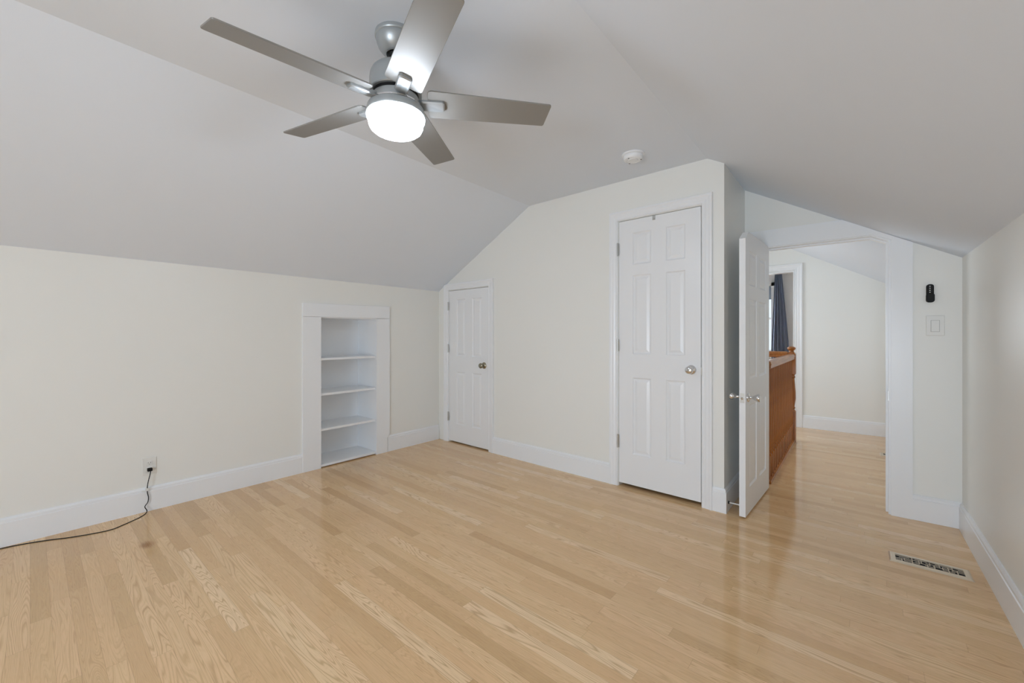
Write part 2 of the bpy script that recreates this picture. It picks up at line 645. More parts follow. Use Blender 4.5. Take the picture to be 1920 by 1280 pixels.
def clip_plane(bm, co, no):
    g = bm.verts[:] + bm.edges[:] + bm.faces[:]
    r = bmesh.ops.bisect_plane(bm, geom=g, plane_co=co, plane_no=no, clear_outer=True, dist=1e-5)
    bmesh.ops.remove_doubles(bm, verts=bm.verts, dist=1e-5)
    ed = [e for e in bm.edges if e.is_boundary and abs((e.verts[0].co - co).dot(no)) < 1e-4 and abs((e.verts[1].co - co).dot(no)) < 1e-4]
    bmesh.ops.holes_fill(bm, edges=ed, sides=0)


# tall closet casing
bm = bmesh.new()
sweep(bm, [(D1[0] - .004, 0), (D1[0] - .004, D1[2] + .004), (D1[1] + .004, D1[2] + .004), (D1[1] + .004, 0)], CAS, XZ, 1)
tag(link('trim_1', bm, M['trim'], mtx=BK), 'white moulded casing around the tall closet door', 'door casing', kind='structure')
# short closet casing, its left corner cut along the roof slope
bm = bmesh.new()
sweep(bm, [(D2[0] - .004, 0), (D2[0] - .004, D2[2] + .004), (D2[1] + .004, D2[2] + .004), (D2[1] + .004, 0)], CAS, XZ, 1)
nrm = Vector((-KL, 0, 1)).normalized()
clip_plane(bm, Vector((XA, 0, ZF - 0.004)), nrm)
tag(link('trim_2', bm, M['trim'], mtx=BK), 'white casing around the short closet door, clipped by the slope', 'door casing', kind='structure')


def knob_prof(scale=1.0):
    return [(0.0, 0.0), (0.033, 0.0), (0.033, 0.003), (0.028, 0.008), (0.014, 0.010), (0.0115, 0.014), (0.0115, 0.026), (0.017, 0.031), (0.0245, 0.038), (0.027, 0.046), (0.026, 0.054), (0.020, 0.060), (0.0, 0.0615)]


def hinge(par, x, y, z0, z1, mat):
    bm = bmesh.new()
    lathe(bm, [(0, z0), (0.0055, z0), (0.0055, z1), (0, z1)], 12, T(x, y, 0))
    for k in range(1, 4):
        zz = z0 + (z1 - z0) * k / 4
        lathe(bm, [(0.0058, zz - .001), (0.0062, zz - .001), (0.0062, zz + .001), (0.0058, zz + .001)], 12, T(x, y, 0))
    lathe(bm, [(0, z0 - .004), (0.004, z0 - .003), (0.004, z0)], 12, T(x, y, 0))
    lathe(bm, [(0.004, z1), (0.004, z1 + .003), (0, z1 + .004)], 12, T(x, y, 0))
    box(bm, x, x + 0.012, y + .002, y + .006, z0, z1)
    return link('hinge', bm, mat, par, smooth=40)


YROT = Matrix.Rotation(R(90), 4, 'X')   # z axis -> -y

# tall closet door
d1 = thing('door_1', (0, 0, 0), 'tall white six panel closet door with chrome knob, shut', 'door', kind='structure', mtx=BK)
gap = 0.004
w1 = D1[1] - D1[0] - gap * 1.6
z0 = 0.028
h1 = D1[2] - 0.004 - z0
x0 = D1[0] + gap * .5
P1 = [(-1.296, -1.153, 1.697, 1.938), (-1.041, -0.908, 1.697, 1.938), (-1.296, -1.153, 1.021, 1.616), (-1.041, -0.908, 1.021, 1.616), (-1.296, -1.153, 0.262, 0.842), (-1.041, -0.908, 0.262, 0.842)]
bm = door_mesh(w1, h1, 0.035, [(a - x0, b_ - x0, c - z0, d - z0) for a, b_, c, d in P1])
bmesh.ops.transform(bm, matrix=T(x0, 0.001, z0), verts=bm.verts)
link('door_leaf', bm, M['door'], d1)
bm = bmesh.new()
lathe(bm, knob_prof(), 36, T(-0.866, 0.001, 0.925) @ YROT)
k = link('door_knob', bm, M['chrome'], d1, smooth=50)
bm = bmesh.new()
lathe(bm, [(0, 0.0612), (0.0085, 0.0612), (0.0085, 0.0635), (0.006, 0.0645), (0.0045, 0.0622), (0, 0.0622)], 20, T(-0.866, 0.001, 0.925) @ YROT)
link('key_cylinder', bm, M['satin'], k, smooth=40)
for a, c in ((1.778, 1.873), (1.04, 1.131), (0.298, 0.397)):
    hinge(d1, D1[0] - 0.004, -0.0125, a, c, M['satin'])
bm = BX(D1[1] + .0005, D1[1] + .012, -0.0125, -0.0095, 0.888, 0.945)
link('strike_plate', bm, M['satin'], d1)
bm = bmesh.new()
box(bm, -1.140, -1.120, -0.004, 0.001, 2.005, D1[2] - .004)
box(bm, -1.136, -1.124, -0.010, -0.004, 2.008, 2.014)
link('coat_hook', bm, M['satin'], d1, bevel=.0015)

# short closet door
d2 = thing('door_2', (0, 0, 0), 'short white four panel closet door in the far corner', 'door', kind='structure', mtx=BK)
w2 = D2[1] - D2[0] - gap * 1.6
z0 = 0.015
h2 = D2[2] - 0.004 - z0
x0 = D2[0] + gap * .5
P2 = [(-3.315, -3.180, 0.939, 1.550), (-3.072, -2.931, 0.939, 1.550), (-3.315, -3.180, 0.205, 0.770), (-3.072, -2.931, 0.205, 0.770)]
bm = door_mesh(w2, h2, 0.035, [(a - x0, b_ - x0, c - z0, d - z0) for a, b_, c, d in P2])
bmesh.ops.transform(bm, matrix=T(x0, 0.001, z0), verts=bm.verts)
link('door_leaf', bm, M['door'], d2)
bm = bmesh.new()
lathe(bm, knob_prof(), 32, T(-2.893, 0.001, 0.857) @ YROT)
link('door_knob', bm, M['oldbrass'], d2, smooth=50)['label'] = 'aged brass knob'
for a, c in ((1.438, 1.527), (0.978, 1.066), (0.231, 0.325)):
    hinge(d2, D2[0] - 0.004, -0.0125, a, c, M['satin'])

# ------------------------------------------------------------------ entry: casing, jamb, open door
bm = bmesh.new()
hz = 1.952


def sl(x):
    return roof(x) - 0.002


# head and left leg
prism(bm, [(-0.618, 0), (E0 - .006, 0), (E0 - .006, ET + .006), (EX, ET + .006), (E1 + .012, ES + .006), (E1 + .012, 0), (0.284, 0), (0.284, sl(.284)), ((ZF - hz) / KR + XB, hz), (-0.618, hz)], YE, YE - 0.019, XZ)
tag(link('trim_3', bm, M['trim']), 'flat white casing around the hall doorway, clipped by the slope', 'door casing', kind='structure')
# jamb lining and stops
bm = bmesh.new()
path = [(E0, 0), (E0, ET), (EX, ET), (E1, ES), (E1, 0)]
sweep(bm, path, [(0, YE - 0.006), (0, YE + 0.118), (0.012, YE + 0.118), (0.012, YE - 0.006)], XZ, 1)
ds = link('trim_4', bm, M['trim'])
tag(ds, 'white jamb lining of the hall doorway', 'door jamb', kind='structure')
bm = bmesh.new()
sweep(bm, path, [(0, YE + 0.040), (0, YE + 0.075), (-0.011, YE + 0.075), (-0.011, YE + 0.040)], XZ, 1)
link('door_stop_strip', bm, M['trim'], ds)
bm = BX(E1 - .0015, E1 + .001, YE + .004, YE + .034, 0.735, 0.80)
link('strike_plate', bm, M['satin'], ds)['label'] = 'satin metal strike plate'
# hall side casing
bm = bmesh.new()
prism(bm, [(-0.618, 0), (E0 - .006, 0), (E0 - .006, ET + .006), (EX, ET + .006), (E1 + .012, ES + .006), (E1 + .012, 0), (0.27, 0), (0.27, sl(.27)), ((ZF - hz) / KR + XB, hz), (-0.618, hz)], YE + .11, YE + 0.129, XZ)
tag(link('trim_5', bm, M['trim']), 'white casing on the hall side of the doorway', 'door casing', kind='structure')

# open door: local x from hinge (0) to latch (w), front (hall) face toward +x world
DW, DH, DT = 0.700, 1.818, 0.036
ang = math.atan2(2.959 - 3.657, -0.530 - (-0.498))
# local frame: +x along leaf from hinge to latch, local y = thickness, away from the viewer side
DM = T(-0.498, 3.657, 0.012) @ Matrix.Rotation(ang, 4, 'Z')
d3 = thing('door_3', (0, 0, 0), 'white six panel door standing open into the room, top corner clipped', 'door', kind='structure', mtx=DM)
PX = [(0.105, 0.315), (0.395, 0.600)]
PZ = [(1.345, 1.650), (0.905, 1.255), (0.150, 0.745)]
PZ = [(1.475, 1.70), (0.865, 1.385), (0.165, 0.700)]
bm = door_mesh(DW, DH, DT, [(a, b_, c, d) for a, b_ in PX for c, d in PZ])
nv = Vector((0.062, 0, 0.088)).normalized()
clip_plane(bm, Vector((DW, 0, 1.764)), Vector((0.055, 0, 0.085)).normalized())
# thickness must go to the side away from +x: flip local y
bmesh.ops.transform(bm, matrix=Matrix.Scale(-1, 4, (0, 1, 0)), verts=bm.verts)
link('door_leaf', bm, M['door'], d3)
kp = [(0.0, 0.0), (0.030, 0.0), (0.030, 0.003), (0.025, 0.008), (0.012, 0.011), (0.009, 0.015), (0.009, 0.026), (0.015, 0.036), (0.023, 0.052), (0.0255, 0.062), (0.022, 0.069), (0.0, 0.071)]
kx, kz = DW - 0.062, 0.752
bm = bmesh.new()
lathe(bm, kp, 28, T(kx, 0, kz) @ Matrix.Rotation(R(-90), 4, 'X'))
link('door_knob', bm, M['chrome'], d3, smooth=50)
bm = bmesh.new()
lathe(bm, kp, 28, T(kx, -DT, kz) @ Matrix.Rotation(R(90), 4, 'X'))
link('door_knob', bm, M['chrome'], d3, smooth=50)
bm = BX(DW, DW + .0015, -DT + .006, -.006, kz - .030, kz + .030)
lp = link('latch_plate', bm, M['satin'], d3)
bm = bmesh.new()
lathe(bm, [(0, 0), (0.0085, 0), (0.0085, 0.006), (0.006, 0.009), (0, 0.0095)], 16, T(DW + .001, -DT / 2, kz - .002) @ Matrix.Rotation(R(90), 4, 'Y'))
link('latch_bolt', bm, M['chrome'], lp, smooth=40)
for a, c in ((1.56, 1.65), (0.18, 0.27)):
    bm = bmesh.new()
    lathe(bm, [(0, a), (0.0055, a), (0.0055, c), (0, c)], 12, T(0.0, -DT - .002, 0))
    link('hinge', bm, M['satin'], d3, smooth=40)

# door stop on the return baseboard
ds = thing('door_stop', (-0.642, 3.022, 0.06), 'white rigid door stop between baseboard and open door', 'door stop')
bm = bmesh.new()
RX = T(-0.642, 3.022, 0.06) @ Matrix.Rotation(R(90), 4, 'Y')
lathe(bm, [(0, 0.0), (0.010, 0.0), (0.010, 0.003), (0.006, 0.007), (0.0, 0.007)], 18, RX)
o = link('base', bm, M['black'], smooth=40)
o.parent = ds
o.matrix_parent_inverse = ds.matrix_basis.inverted()
bm = bmesh.new()
lathe(bm, [(0, 0.005), (0.0042, 0.005), (0.0042, 0.062), (0.0075, 0.064), (0.0075, 0.076), (0.0, 0.077)], 18, RX)
o = link('rod', bm, M['plate'], smooth=40)
o.parent = ds
o.matrix_parent_inverse = ds.matrix_basis.inverted()


def adopt(o, par):
    o.parent = par
    o.matrix_parent_inverse = par.matrix_basis.inverted()
    return o


# ------------------------------------------------------------------ recessed shelves
sh = thing('recessed_shelf', (XL, (N0 + N1) / 2, 0), 'white built in shelves recessed into the left knee wall', 'shelf')
NB = -3.94
F0, F1, FH = 1.580, 2.430, 1.442
fx = XL + 0.020
bm = bmesh.new()
box(bm, XL, fx, F0, N0, 0, 1.322)
adopt(link('frame_stile', bm, M['trim'], bevel=.0015), sh)
bm = bmesh.new()
prism(bm, [(N1, 0), (2.405, 0), (2.405, 0.146), (2.412, 0.155), (F1, 0.172), (F1, 1.328), (N1, 1.322)], XL, fx, YZ)
adopt(link('frame_stile', bm, M['trim']), sh)
bm = bmesh.new()
prism(bm, [(F0, 1.3235), (F1, 1.3295), (F1, FH + .008), (F0, FH - .004)], XL, fx, YZ)
adopt(link('frame_header', bm, M['trim'], bevel=.0015), sh)
t_ = .012
bm = bmesh.new()
box(bm, NB - t_, NB, N0 - t_, N1 + t_, 0, NZ1 + t_)
adopt(link('back_panel', bm, M['trim']), sh)
for yy in (N0 - t_, N1):
    bm = BX(NB, XL - .0005, yy, yy + t_, 0, NZ1 + t_)
    adopt(link('side_panel', bm, M['trim']), sh)
bm = BX(NB, XL - .0005, N0, N1, NZ1, NZ1 + t_)
adopt(link('top_panel', bm, M['trim']), sh)
bm = BX(NB, fx - .004, N0 + .001, N1 - .001, 0.010, 0.030)
adopt(link('bottom_board', bm, M['trim'], bevel=.0015), sh)
for z in (0.943, 0.633, 0.322):
    bm = bmesh.new()
    prism(bm, [(N0 + .002, fx - .008), (N1 - .002, fx - .022), (N1 - .002, NB + .001), (N0 + .002, NB + .001)], z, z + .019, lambda u, v, d: (v, u, d))
    adopt(link('shelf_board', bm, M['trim'], bevel=.0015), sh)

# ------------------------------------------------------------------ ceiling fan
FX, FY = -1.405, 0.9786
fan = thing('ceiling_fan', (FX, FY, ZF), 'silver five blade ceiling fan with a lit frosted bowl', 'ceiling fan')
FM = T(FX, FY, 0)


def fpart(name, prof, mat, n=64, sm=35, par=None):
    bm = bmesh.new()
    lathe(bm, prof, n, FM)
    return adopt2(link(name, bm, mat, smooth=sm), par or fan)


def world_inv(p):
    m_ = p.matrix_basis.copy()
    q = p.parent
    inv = p.matrix_parent_inverse
    if q is None:
        return m_
    return world_inv(q) @ inv @ m_


def adopt2(o, par):
    o.parent = par
    o.matrix_parent_inverse = world_inv(par).inverted()
    return o


fpart('canopy', [(0, 2.35), (0.080, 2.35), (0.081, 2.338), (0.079, 2.333), (0.076, 2.331), (0.076, 2.326), (0.074, 2.315), (0.068, 2.300), (0.058, 2.286), (0.046, 2.275), (0.040, 2.272), (0.037, 2.272), (0.034, 2.276), (0.030, 2.290), (0, 2.290)], M['fan_metal'])
fpart('hanger_ball', [(0, 2.296), (0.015, 2.292), (0.026, 2.282), (0.030, 2.272), (0.026, 2.262), (0.016, 2.258), (0.016, 2.228), (0, 2.228)], M['black'], 32)
fpart('motor_housing', [(0, 2.232), (0.030, 2.231), (0.055, 2.226), (0.078, 2.215), (0.092, 2.201), (0.099, 2.184), (0.101, 2.166), (0.101, 2.118), (0.098, 2.115), (0.0, 2.115)], M['fan_metal'])
fpart('motor_core', [(0, 2.117), (0.088, 2.117), (0.088, 2.102), (0, 2.102)], M['black'])
fpart('blade_hub', [(0, 2.106), (0.080, 2.106), (0.088, 2.103), (0.090, 2.098), (0.090, 2.070), (0.0, 2.070)], M['fan_metal'])
fpart('chrome_ring', [(0.0, 2.0715), (0.100, 2.0715), (0.1035, 2.069), (0.1035, 2.063), (0.100, 2.0605), (0.0, 2.0605)], M['chrome'])
fpart('light_fitter', [(0, 2.061), (0.105, 2.061), (0.1095, 2.057), (0.112, 2.046), (0.113, 2.034), (0.111, 2.030), (0.0, 2.030)], M['fan_metal'])
fpart('lamp_bowl', [(0.0, 2.031), (0.109, 2.031), (0.1125, 2.026), (0.112, 2.018), (0.108, 2.010), (0.106, 2.003), (0.1045, 1.992), (0.099, 1.980), (0.088, 1.971), (0.070, 1.965), (0.045, 1.961), (0.0, 1.960)], M['lamp'])

BET = R(-13.3)
PH = R(263.3)
droop = [R(1.2), R(-0.5), R(-1.9), R(-0.2), R(0.0)]


def blade_bm():
    # outline in (r, t): rounded root and tip corners
    c = [(0.1244, -0.068), (0.624, -0.041), (0.6111, 0.0775), (0.1244, 0.074)]
    rad = [0.022, 0.012, 0.010, 0.022]
    pts = []
    for i in range(4):
        p = Vector(c[i])
        a = (Vector(c[i - 1]) - p).normalized()
        b_ = (Vector(c[(i + 1) % 4]) - p).normalized()
        r_ = rad[i]
        s, e_ = p + a * r_, p + b_ * r_
        for k in range(7):
            t = k / 6
            pts.append(((1 - t) ** 2 * s + 2 * t * (1 - t) * p + t * t * e_))
    # subdivided edges give a slight bow
    bm = bmesh.new()
    prism(bm, [(p.x, p.y) for p in pts], -0.003, 0.003, lambda u, v, d: (u, v, d))
    return bm


def bracket_bm():
    bm = bmesh.new()
    # arm from hub to under the blade, ending in a rounded pad
    pts = []
    for (cx, cy, r_, a0, a1) in ((0.178, 0.014, 0.013, 0, 90), (0.105, 0.014, 0.013, 90, 180), (0.105, -0.010, 0.013, 180, 270), (0.178, -0.010, 0.013, 270, 360)):
        for k in range(7):
            a = R(a0 + (a1 - a0) * k / 6)
            pts.append((cx + r_ * math.cos(a), cy + r_ * math.sin(a)))
    inset = [(0.142 + (x - 0.142) * 0.90, 0.002 + (y - 0.002) * 0.82) for x, y in pts]
    lv = []
    for pp, z in ((pts, -0.003), (pts, -0.011), (inset, -0.0155)):
        lv.append([bm.verts.new((x, y, z)) for x, y in pp])
    n = len(pts)
    for A, B in zip(lv, lv[1:]):
        for i in range(n):
            bm.faces.new((A[i], A[(i + 1) % n], B[(i + 1) % n], B[i]))
    bm.faces.new(lv[0])
    bm.faces.new(lv[-1][::-1])
    box(bm, 0.080, 0.110, -0.014, 0.018, -0.010, 0.004)
    return bm


for kk in range(5):
    a = PH - kk * 2 * math.pi / 5
    mt = T(FX, FY, 2.1035) @ Matrix.Rotation(a, 4, 'Z') @ Matrix.Rotation(droop[kk], 4, 'Y') @ Matrix.Rotation(BET, 4, 'X')
    mt = T(0, 0, -0.014) @ mt
    bm = blade_bm()
    bmesh.ops.transform(bm, matrix=mt, verts=bm.verts)
    bl = adopt2(link('blade', bm, M['blade'], bevel=.0015), fan)
    bm = bracket_bm()
    bmesh.ops.transform(bm, matrix=mt, verts=bm.verts)
    adopt2(link('blade_bracket', bm, M['fan_metal'], smooth=40), bl)

# ------------------------------------------------------------------ smoke detector
sd = thing('smoke_detector', (-1.122, 2.61, ZF), 'small round white smoke detector on the flat ceiling', 'smoke detector')
SM = T(-1.122, 2.61, 0)
bm = bmesh.new()
lathe(bm, [(0, 2.35), (0.072, 2.35), (0.072, 2.342), (0.066, 2.338), (0, 2.338)], 40, SM)
adopt(link('mounting_plate', bm, M['trim'], smooth=40), sd)
bm = bmesh.new()
lathe(bm, [(0, 2.339), (0.062, 2.339), (0.064, 2.333), (0.062, 2.322), (0.055, 2.313), (0.045, 2.310), (0.044, 2.312), (0.032, 2.312), (0.031, 2.309), (0, 2.308)], 40, SM)
hs = adopt(link('housing', bm, M['trim'], smooth=30), sd)
for a in (20, 140, 260):
    bm = bmesh.new()
    lathe(bm, [(0, 0.0005), (0.005, 0.0005), (0.005, -0.0012), (0, -0.0012)], 10, SM @ T(0.05 * math.cos(R(a)), 0.05 * math.sin(R(a)), 2.3105))
    adopt2(link('sounder_slot', bm, M['hole']), hs)

# ------------------------------------------------------------------ outlet, cord
yo, zo = 0.5925, 0.2945
ol = thing('wall_outlet', (XL, yo, zo), 'white duplex outlet low on the left wall with black plug', 'outlet')
bm = BX(XL, XL + .005, yo - .0365, yo + .0365, zo - .0585, zo + .0585)
adopt(link('cover_plate', bm, M['plate'], bevel=.003), ol)
for dz in (0.020, -0.020):
    bm = BX(XL + .004, XL + .0072, yo - .0165, yo + .0165, zo + dz - .0145, zo + dz + .0145)
    rc = adopt(link('receptacle', bm, M['plate'], bevel=.002), ol)
    bm = bmesh.new()
    for dy in (-.006, .006):
        box(bm, XL + .0070, XL + .0076, yo + dy - .001, yo + dy + .001, zo + dz - .001, zo + dz + .007)
    lathe(bm, [(0, 0), (0.0022, 0), (0.0022, 0.0006), (0, 0.0006)], 10, T(XL + .007, yo, zo + dz - .007) @ Matrix.Rotation(R(90), 4, 'Y'))
    adopt2(link('slot', bm, M['hole']), rc)

cord = thing('power_cord', (XL + .03, yo, 0.0), 'thin black power cord plugged into the outlet and lying along the baseboard', 'cord')
bm = bmesh.new()
vs = box(bm, XL + .0075, XL + .030, yo - .013, yo + .013, zo - .031, zo - .010)
adopt(link('plug', bm, M['black'], bevel=.004), cord)
fp = [(XL + .024, yo + .004, zo - .026), (XL + .028, yo + .000, zo - .050), (XL + .030, yo - .008, zo - .085), (XL + .030, yo - .0135, zo - .120), (XL + .026, yo - .014, 0.150), (XL + .024, yo - .013, 0.125), (XL + .028, yo - .008, 0.095), (XL + .030, yo - .012, 0.065), (XL + .032, yo - .027, 0.040), (XL + .040, yo - .018, 0.014)]
# floor run (from the photograph's cord path)
fl = [(-3.553, 0.563, 0.0030), (-3.505, 0.522, 0.0028), (-3.452, 0.447, 0.0028), (-3.4217, 0.391, 0.0028), (-3.432, 0.320, 0.0028), (-3.472, 0.222, 0.0028), (-3.523, 0.137, 0.0028), (-3.557, 0.060, 0.0028), (-3.578, -0.020, 0.0028), (-3.585, -0.15, 0.0028), (-3.585, -0.6, 0.0028), (-3.588, -1.2, 0.0028)]
bm = bmesh.new()
tube(bm, spline(fp + fl, 8), 0.0025, 8)
adopt(link('cable', bm, M['black'], smooth=60), cord)
clip = thing('cord_clip', (XL + .014, yo - .014, 0.150), 'tiny white clip holding the black cord to the baseboard top', 'clip')
bm = bmesh.new()
box(bm, XL + .006, XL + .031, yo - .021, yo - .007, 0.139, 0.157)
box(bm, XL + .013, XL + .019, yo - .040, yo - .014, 0.136, 0.142)
adopt(link('clip_body', bm, M['plate'], bevel=.002), clip)

# ------------------------------------------------------------------ switch, remote
sw = thing('light_switch', (0.385, YE, 1.222), 'wide white light switch plate below the black remote', 'light switch')
bm = BX(0.344, 0.426, YE - .006, YE, 1.160, 1.284)
adopt(link('cover_plate', bm, M['plate'], bevel=.003), sw)
bm = bmesh.new()
prism(bm, [(YE - .0055, 1.186), (YE - .0088, 1.186), (YE - .0076, 1.2195), (YE - .0080, 1.2525), (YE - .0055, 1.2525)], 0.3675, 0.4025, YZ)
adopt(link('rocker', bm, M['plate']), sw)
bm = bmesh.new()
for z in (1.1835, 1.2535):
    box(bm, 0.3655, 0.4045, YE - .0066, YE - .0055, z, z + .0018)
for x in (0.3655, 0.4027):
    box(bm, x, x + .0018, YE - .0066, YE - .0055, 1.1835, 1.2553)
adopt(link('rocker_gap', bm, M['seam']), sw)

rh = thing('remote_holder', (0.362, YE, 1.39), 'black wall holder gripping the fan remote above the switch', 'remote holder')


def rrect(bm, x0, x1, z0, z1, y0, y1, r, n=6):
    pts = []
    for cx, cz, a0 in ((x1 - r, z1 - r, 0), (x0 + r, z1 - r, 90), (x0 + r, z0 + r, 180), (x1 - r, z0 + r, 270)):
        for k in range(n + 1):
            a = R(a0 + 90 * k / n)
            pts.append((cx + r * math.cos(a), cz + r * math.sin(a)))
    prism(bm, pts, y0, y1, XZ)


bm = bmesh.new()
rrect(bm, 0.3435, 0.3815, 1.366, 1.422, YE - .027, YE, .014)
adopt(link('cradle', bm, M['black'], bevel=.003), rh)
rm = thing('fan_remote', (0.361, YE - .01, 1.40), 'slim black remote with four pale buttons above the light switch', 'remote control')
bm = bmesh.new()
rrect(bm, 0.3445, 0.3785, 1.388, 1.478, YE - .021, YE - .001, .014)
adopt(link('body', bm, M['black'], bevel=.003), rm)
for z in (1.4655, 1.4530, 1.4405, 1.4285):
    bm = bmesh.new()
    lathe(bm, [(0, 0), (0.0028, 0), (0.0026, 0.0012), (0, 0.0014)], 14, T(0.3605, YE - .0208, z) @ Matrix.Rotation(R(90), 4, 'X'))
    adopt(link('button', bm, M['plate'], smooth=40), rm)

# ------------------------------------------------------------------ floor registers


def register(x0, x1, y0, y1, label, name='floor_register'):
    t = thing(name, ((x0 + x1) / 2, (y0 + y1) / 2, 0), label, 'floor register', 'brass floor registers')
    bm = BX(x0 + .012, x1 - .012, y0 + .012, y1 - .012, 0.0003, 0.0012)
    adopt(link('duct_shade_sheet', bm, M['dark']), t)  # black sheet on the solid floor, paints the shade below the grille
    # frame
    bm = bmesh.new()
    mx, my = 0.042, 0.032
    prof = [(0, 0.0003), (0.004, 0.0045), (0.010, 0.006), (0.018, 0.006)]
    # bevelled border as nested rectangles
    rings = []
    for o_, z in ((0, 0.0002), (0.006, 0.0052), (0.010, 0.0060)):
        rings.append([bm.verts.new(p) for p in ((x0 + o_, y0 + o_, z), (x1 - o_, y0 + o_, z), (x1 - o_, y1 - o_, z), (x0 + o_, y1 - o_, z))])
    for z in (0.0060, 0.0013):
        rings.append([bm.verts.new(p) for p in ((x0 + mx * .6, y0 + my * .8, z), (x1 - mx * .6, y0 + my * .8, z), (x1 - mx * .6, y1 - my * .8, z), (x0 + mx * .6, y1 - my * .8, z))])
    for A, B in zip(rings, rings[1:]):
        for k in range(4):
            bm.faces.new((A[k], A[(k + 1) % 4], B[(k + 1) % 4], B[k]))
    adopt(link('frame', bm, M['register']), t)
    # fretwork
    ax0, ax1, ay0, ay1 = x0 + mx * .58, x1 - mx * .58, y0 + my * .78, y1 - my * .78
    W_, H_ = ax1 - ax0, ay1 - ay0
    zb, zt = 0.0042, 0.0056
    bm = bmesh.new()
    # two broken stiles along the length and short posts across: a fretwork of slots
    for fy_, segs in ((0.20, ((0, .10), (.14, .36), (.44, .58), (.70, .86))), (0.40, ((0, .26), (.30, .52), (.56, .78), (.82, 1.0))), (0.61, ((.06, .40), (.46, .66), (.70, 1.0))), (0.81, ((0, .22), (.30, .48), (.60, .84), (.92, 1.0)))):
        for a, c in segs:
            box(bm, ax0 + a * W_, ax0 + c * W_, ay0 + fy_ * H_ - .0016, ay0 + fy_ * H_ + .0016, zb, zt)
    for fx_, a, c in ((.10, 0, .40), (.14, .20, .61), (.26, 0, 1.0), (.36, .2, .81), (.40, .40, 1.0), (.48, 0, .40), (.52, .40, .81), (.58, .0, .61), (.66, .40, 1.0), (.70, .20, .61), (.78, 0, .81), (.84, .40, 1.0), (.90, 0, .61)):
        box(bm, ax0 + fx_ * W_ - .0016, ax0 + fx_ * W_ + .0016, ay0 + a * H_, ay0 + c * H_, zb, zt)
    adopt(link('grille', bm, M['register']), t)
    return t


register(0.140, 0.437, 2.890, 3.012, 'pale brass floor register with fretwork, near the right wall')
register(0.192, 0.48, 5.36, 5.49, 'small dark slotted floor register in the hall beside the door frame')

# ------------------------------------------------------------------ hall
# far wall with doorway
H0, H1, HT = -1.36, -0.590, 1.992
bm = bmesh.new()
for pc in ([(-3.75, 0), (H0, 0), (H0, HT), (H0, ZF + OV), (XA, ZF + OV), (-3.75, roof(-3.75) + OV)],
           [(H0, HT), (H1, HT), (H1, roof(H1) + OV), (XB, ZF + OV), (H0, ZF + OV)],
           [(H1, 0), (0.6, 0), (0.6, roof(.6) + OV), (H1, roof(H1) + OV)]):
    prism(bm, pc, YH, YH + .11, XZ)
tag(link('wall_hall_far', bm, M['wall']), 'cream far wall of the hall seen through the doorway', 'wall', kind='structure')
bm = bmesh.new()
CAS2 = [(o * 1.18, d) for o, d in CAS]
sweep(bm, [(H0 - .004, 0), (H0 - .004, HT + .004), (H1 + .004, HT + .004), (H1 + .004, 0)], CAS2, lambda u, v, d: (u, YH + d, v), 1)
tag(link('trim_6', bm, M['trim']), 'white casing of the bedroom doorway at the hall end', 'door casing', kind='structure')
bm = bmesh.new()
sweep(bm, [(H0 + .015, 0), (H0 + .015, HT - .015), (H1 - .015, HT - .015), (H1 - .015, 0)], [(0, YH - 0.004), (0, YH + 0.115), (0.014, YH + 0.115), (0.014, YH - 0.004)], XZ, 1)
jb = tag(link('trim_7', bm, M['trim']), 'white jamb lining of the bedroom doorway', 'door jamb', kind='structure')
for a in (1.73, 0.93):
    bm = BX(H1 - .017, H1 - .0145, YH + .030, YH + .085, a, a + .09)
    adopt(link('hinge', bm, M['satin']), jb)
# stair side wall with an opening added for the hall fill light
bm = bmesh.new()
XS = -2.55
for pc in ([(YE, 0), (4.4, 0), (4.4, 2.3), (YE, 2.3)], [(5.6, 0), (YH, 0), (YH, 2.3), (5.6, 2.3)], [(4.4, 0), (5.6, 0), (5.6, .6), (4.4, .6)], [(4.4, 1.92), (5.6, 1.92), (5.6, 2.3), (4.4, 2.3)]):
    prism(bm, pc, XS, XS - .1, YZ)
tag(link('wall_stair', bm, M['wall']), 'cream stair wall hidden behind the open door', 'wall', kind='structure')

# railing
rl = thing('stair_railing', (-0.53, 5.49, 0), 'golden oak stair railing with newel post in the hall', 'railing')
XRL = -0.532
nx, ny = -0.536, 5.490
bm = bmesh.new()


def sq(bm, x, y, levels):
    rings = []
    for h, z in levels:
        rings.append([bm.verts.new((x + sx * h, y + sy * h, z)) for sx, sy in ((-1, -1), (1, -1), (1, 1), (-1, 1))])
    for A, B in zip(rings, rings[1:]):
        for k in range(4):
            bm.faces.new((A[k], A[(k + 1) % 4], B[(k + 1) % 4], B[k]))
    bm.faces.new(rings[0])
    bm.faces.new(rings[-1][::-1])


sq(bm, nx, ny, [(0.041, 0), (0.041, 0.33)])
lathe(bm, [(0, 0.328), (0.040, 0.33), (0.034, 0.345), (0.028, 0.352), (0.036, 0.362), (0.036, 0.374), (0.030, 0.382), (0.033, 0.41), (0.041, 0.47), (0.040, 0.54), (0.033, 0.64), (0.029, 0.69), (0.036, 0.700), (0.036, 0.712), (0.030, 0.722), (0.038, 0.738), (0.040, 0.742), (0, 0.744)], 28, T(nx, ny, 0))
sq(bm, nx, ny, [(0.041, 0.74), (0.041, 0.955), (0.030, 0.975)])
lathe(bm, [(0, 0.965), (0.030, 0.970), (0.024, 0.985), (0.022, 0.995), (0.034, 1.005), (0.040, 1.016), (0.038, 1.028), (0.026, 1.038), (0, 1.043)], 28, T(nx, ny, 0))
adopt(link('newel_post', bm, M['oak'], smooth=35), rl)
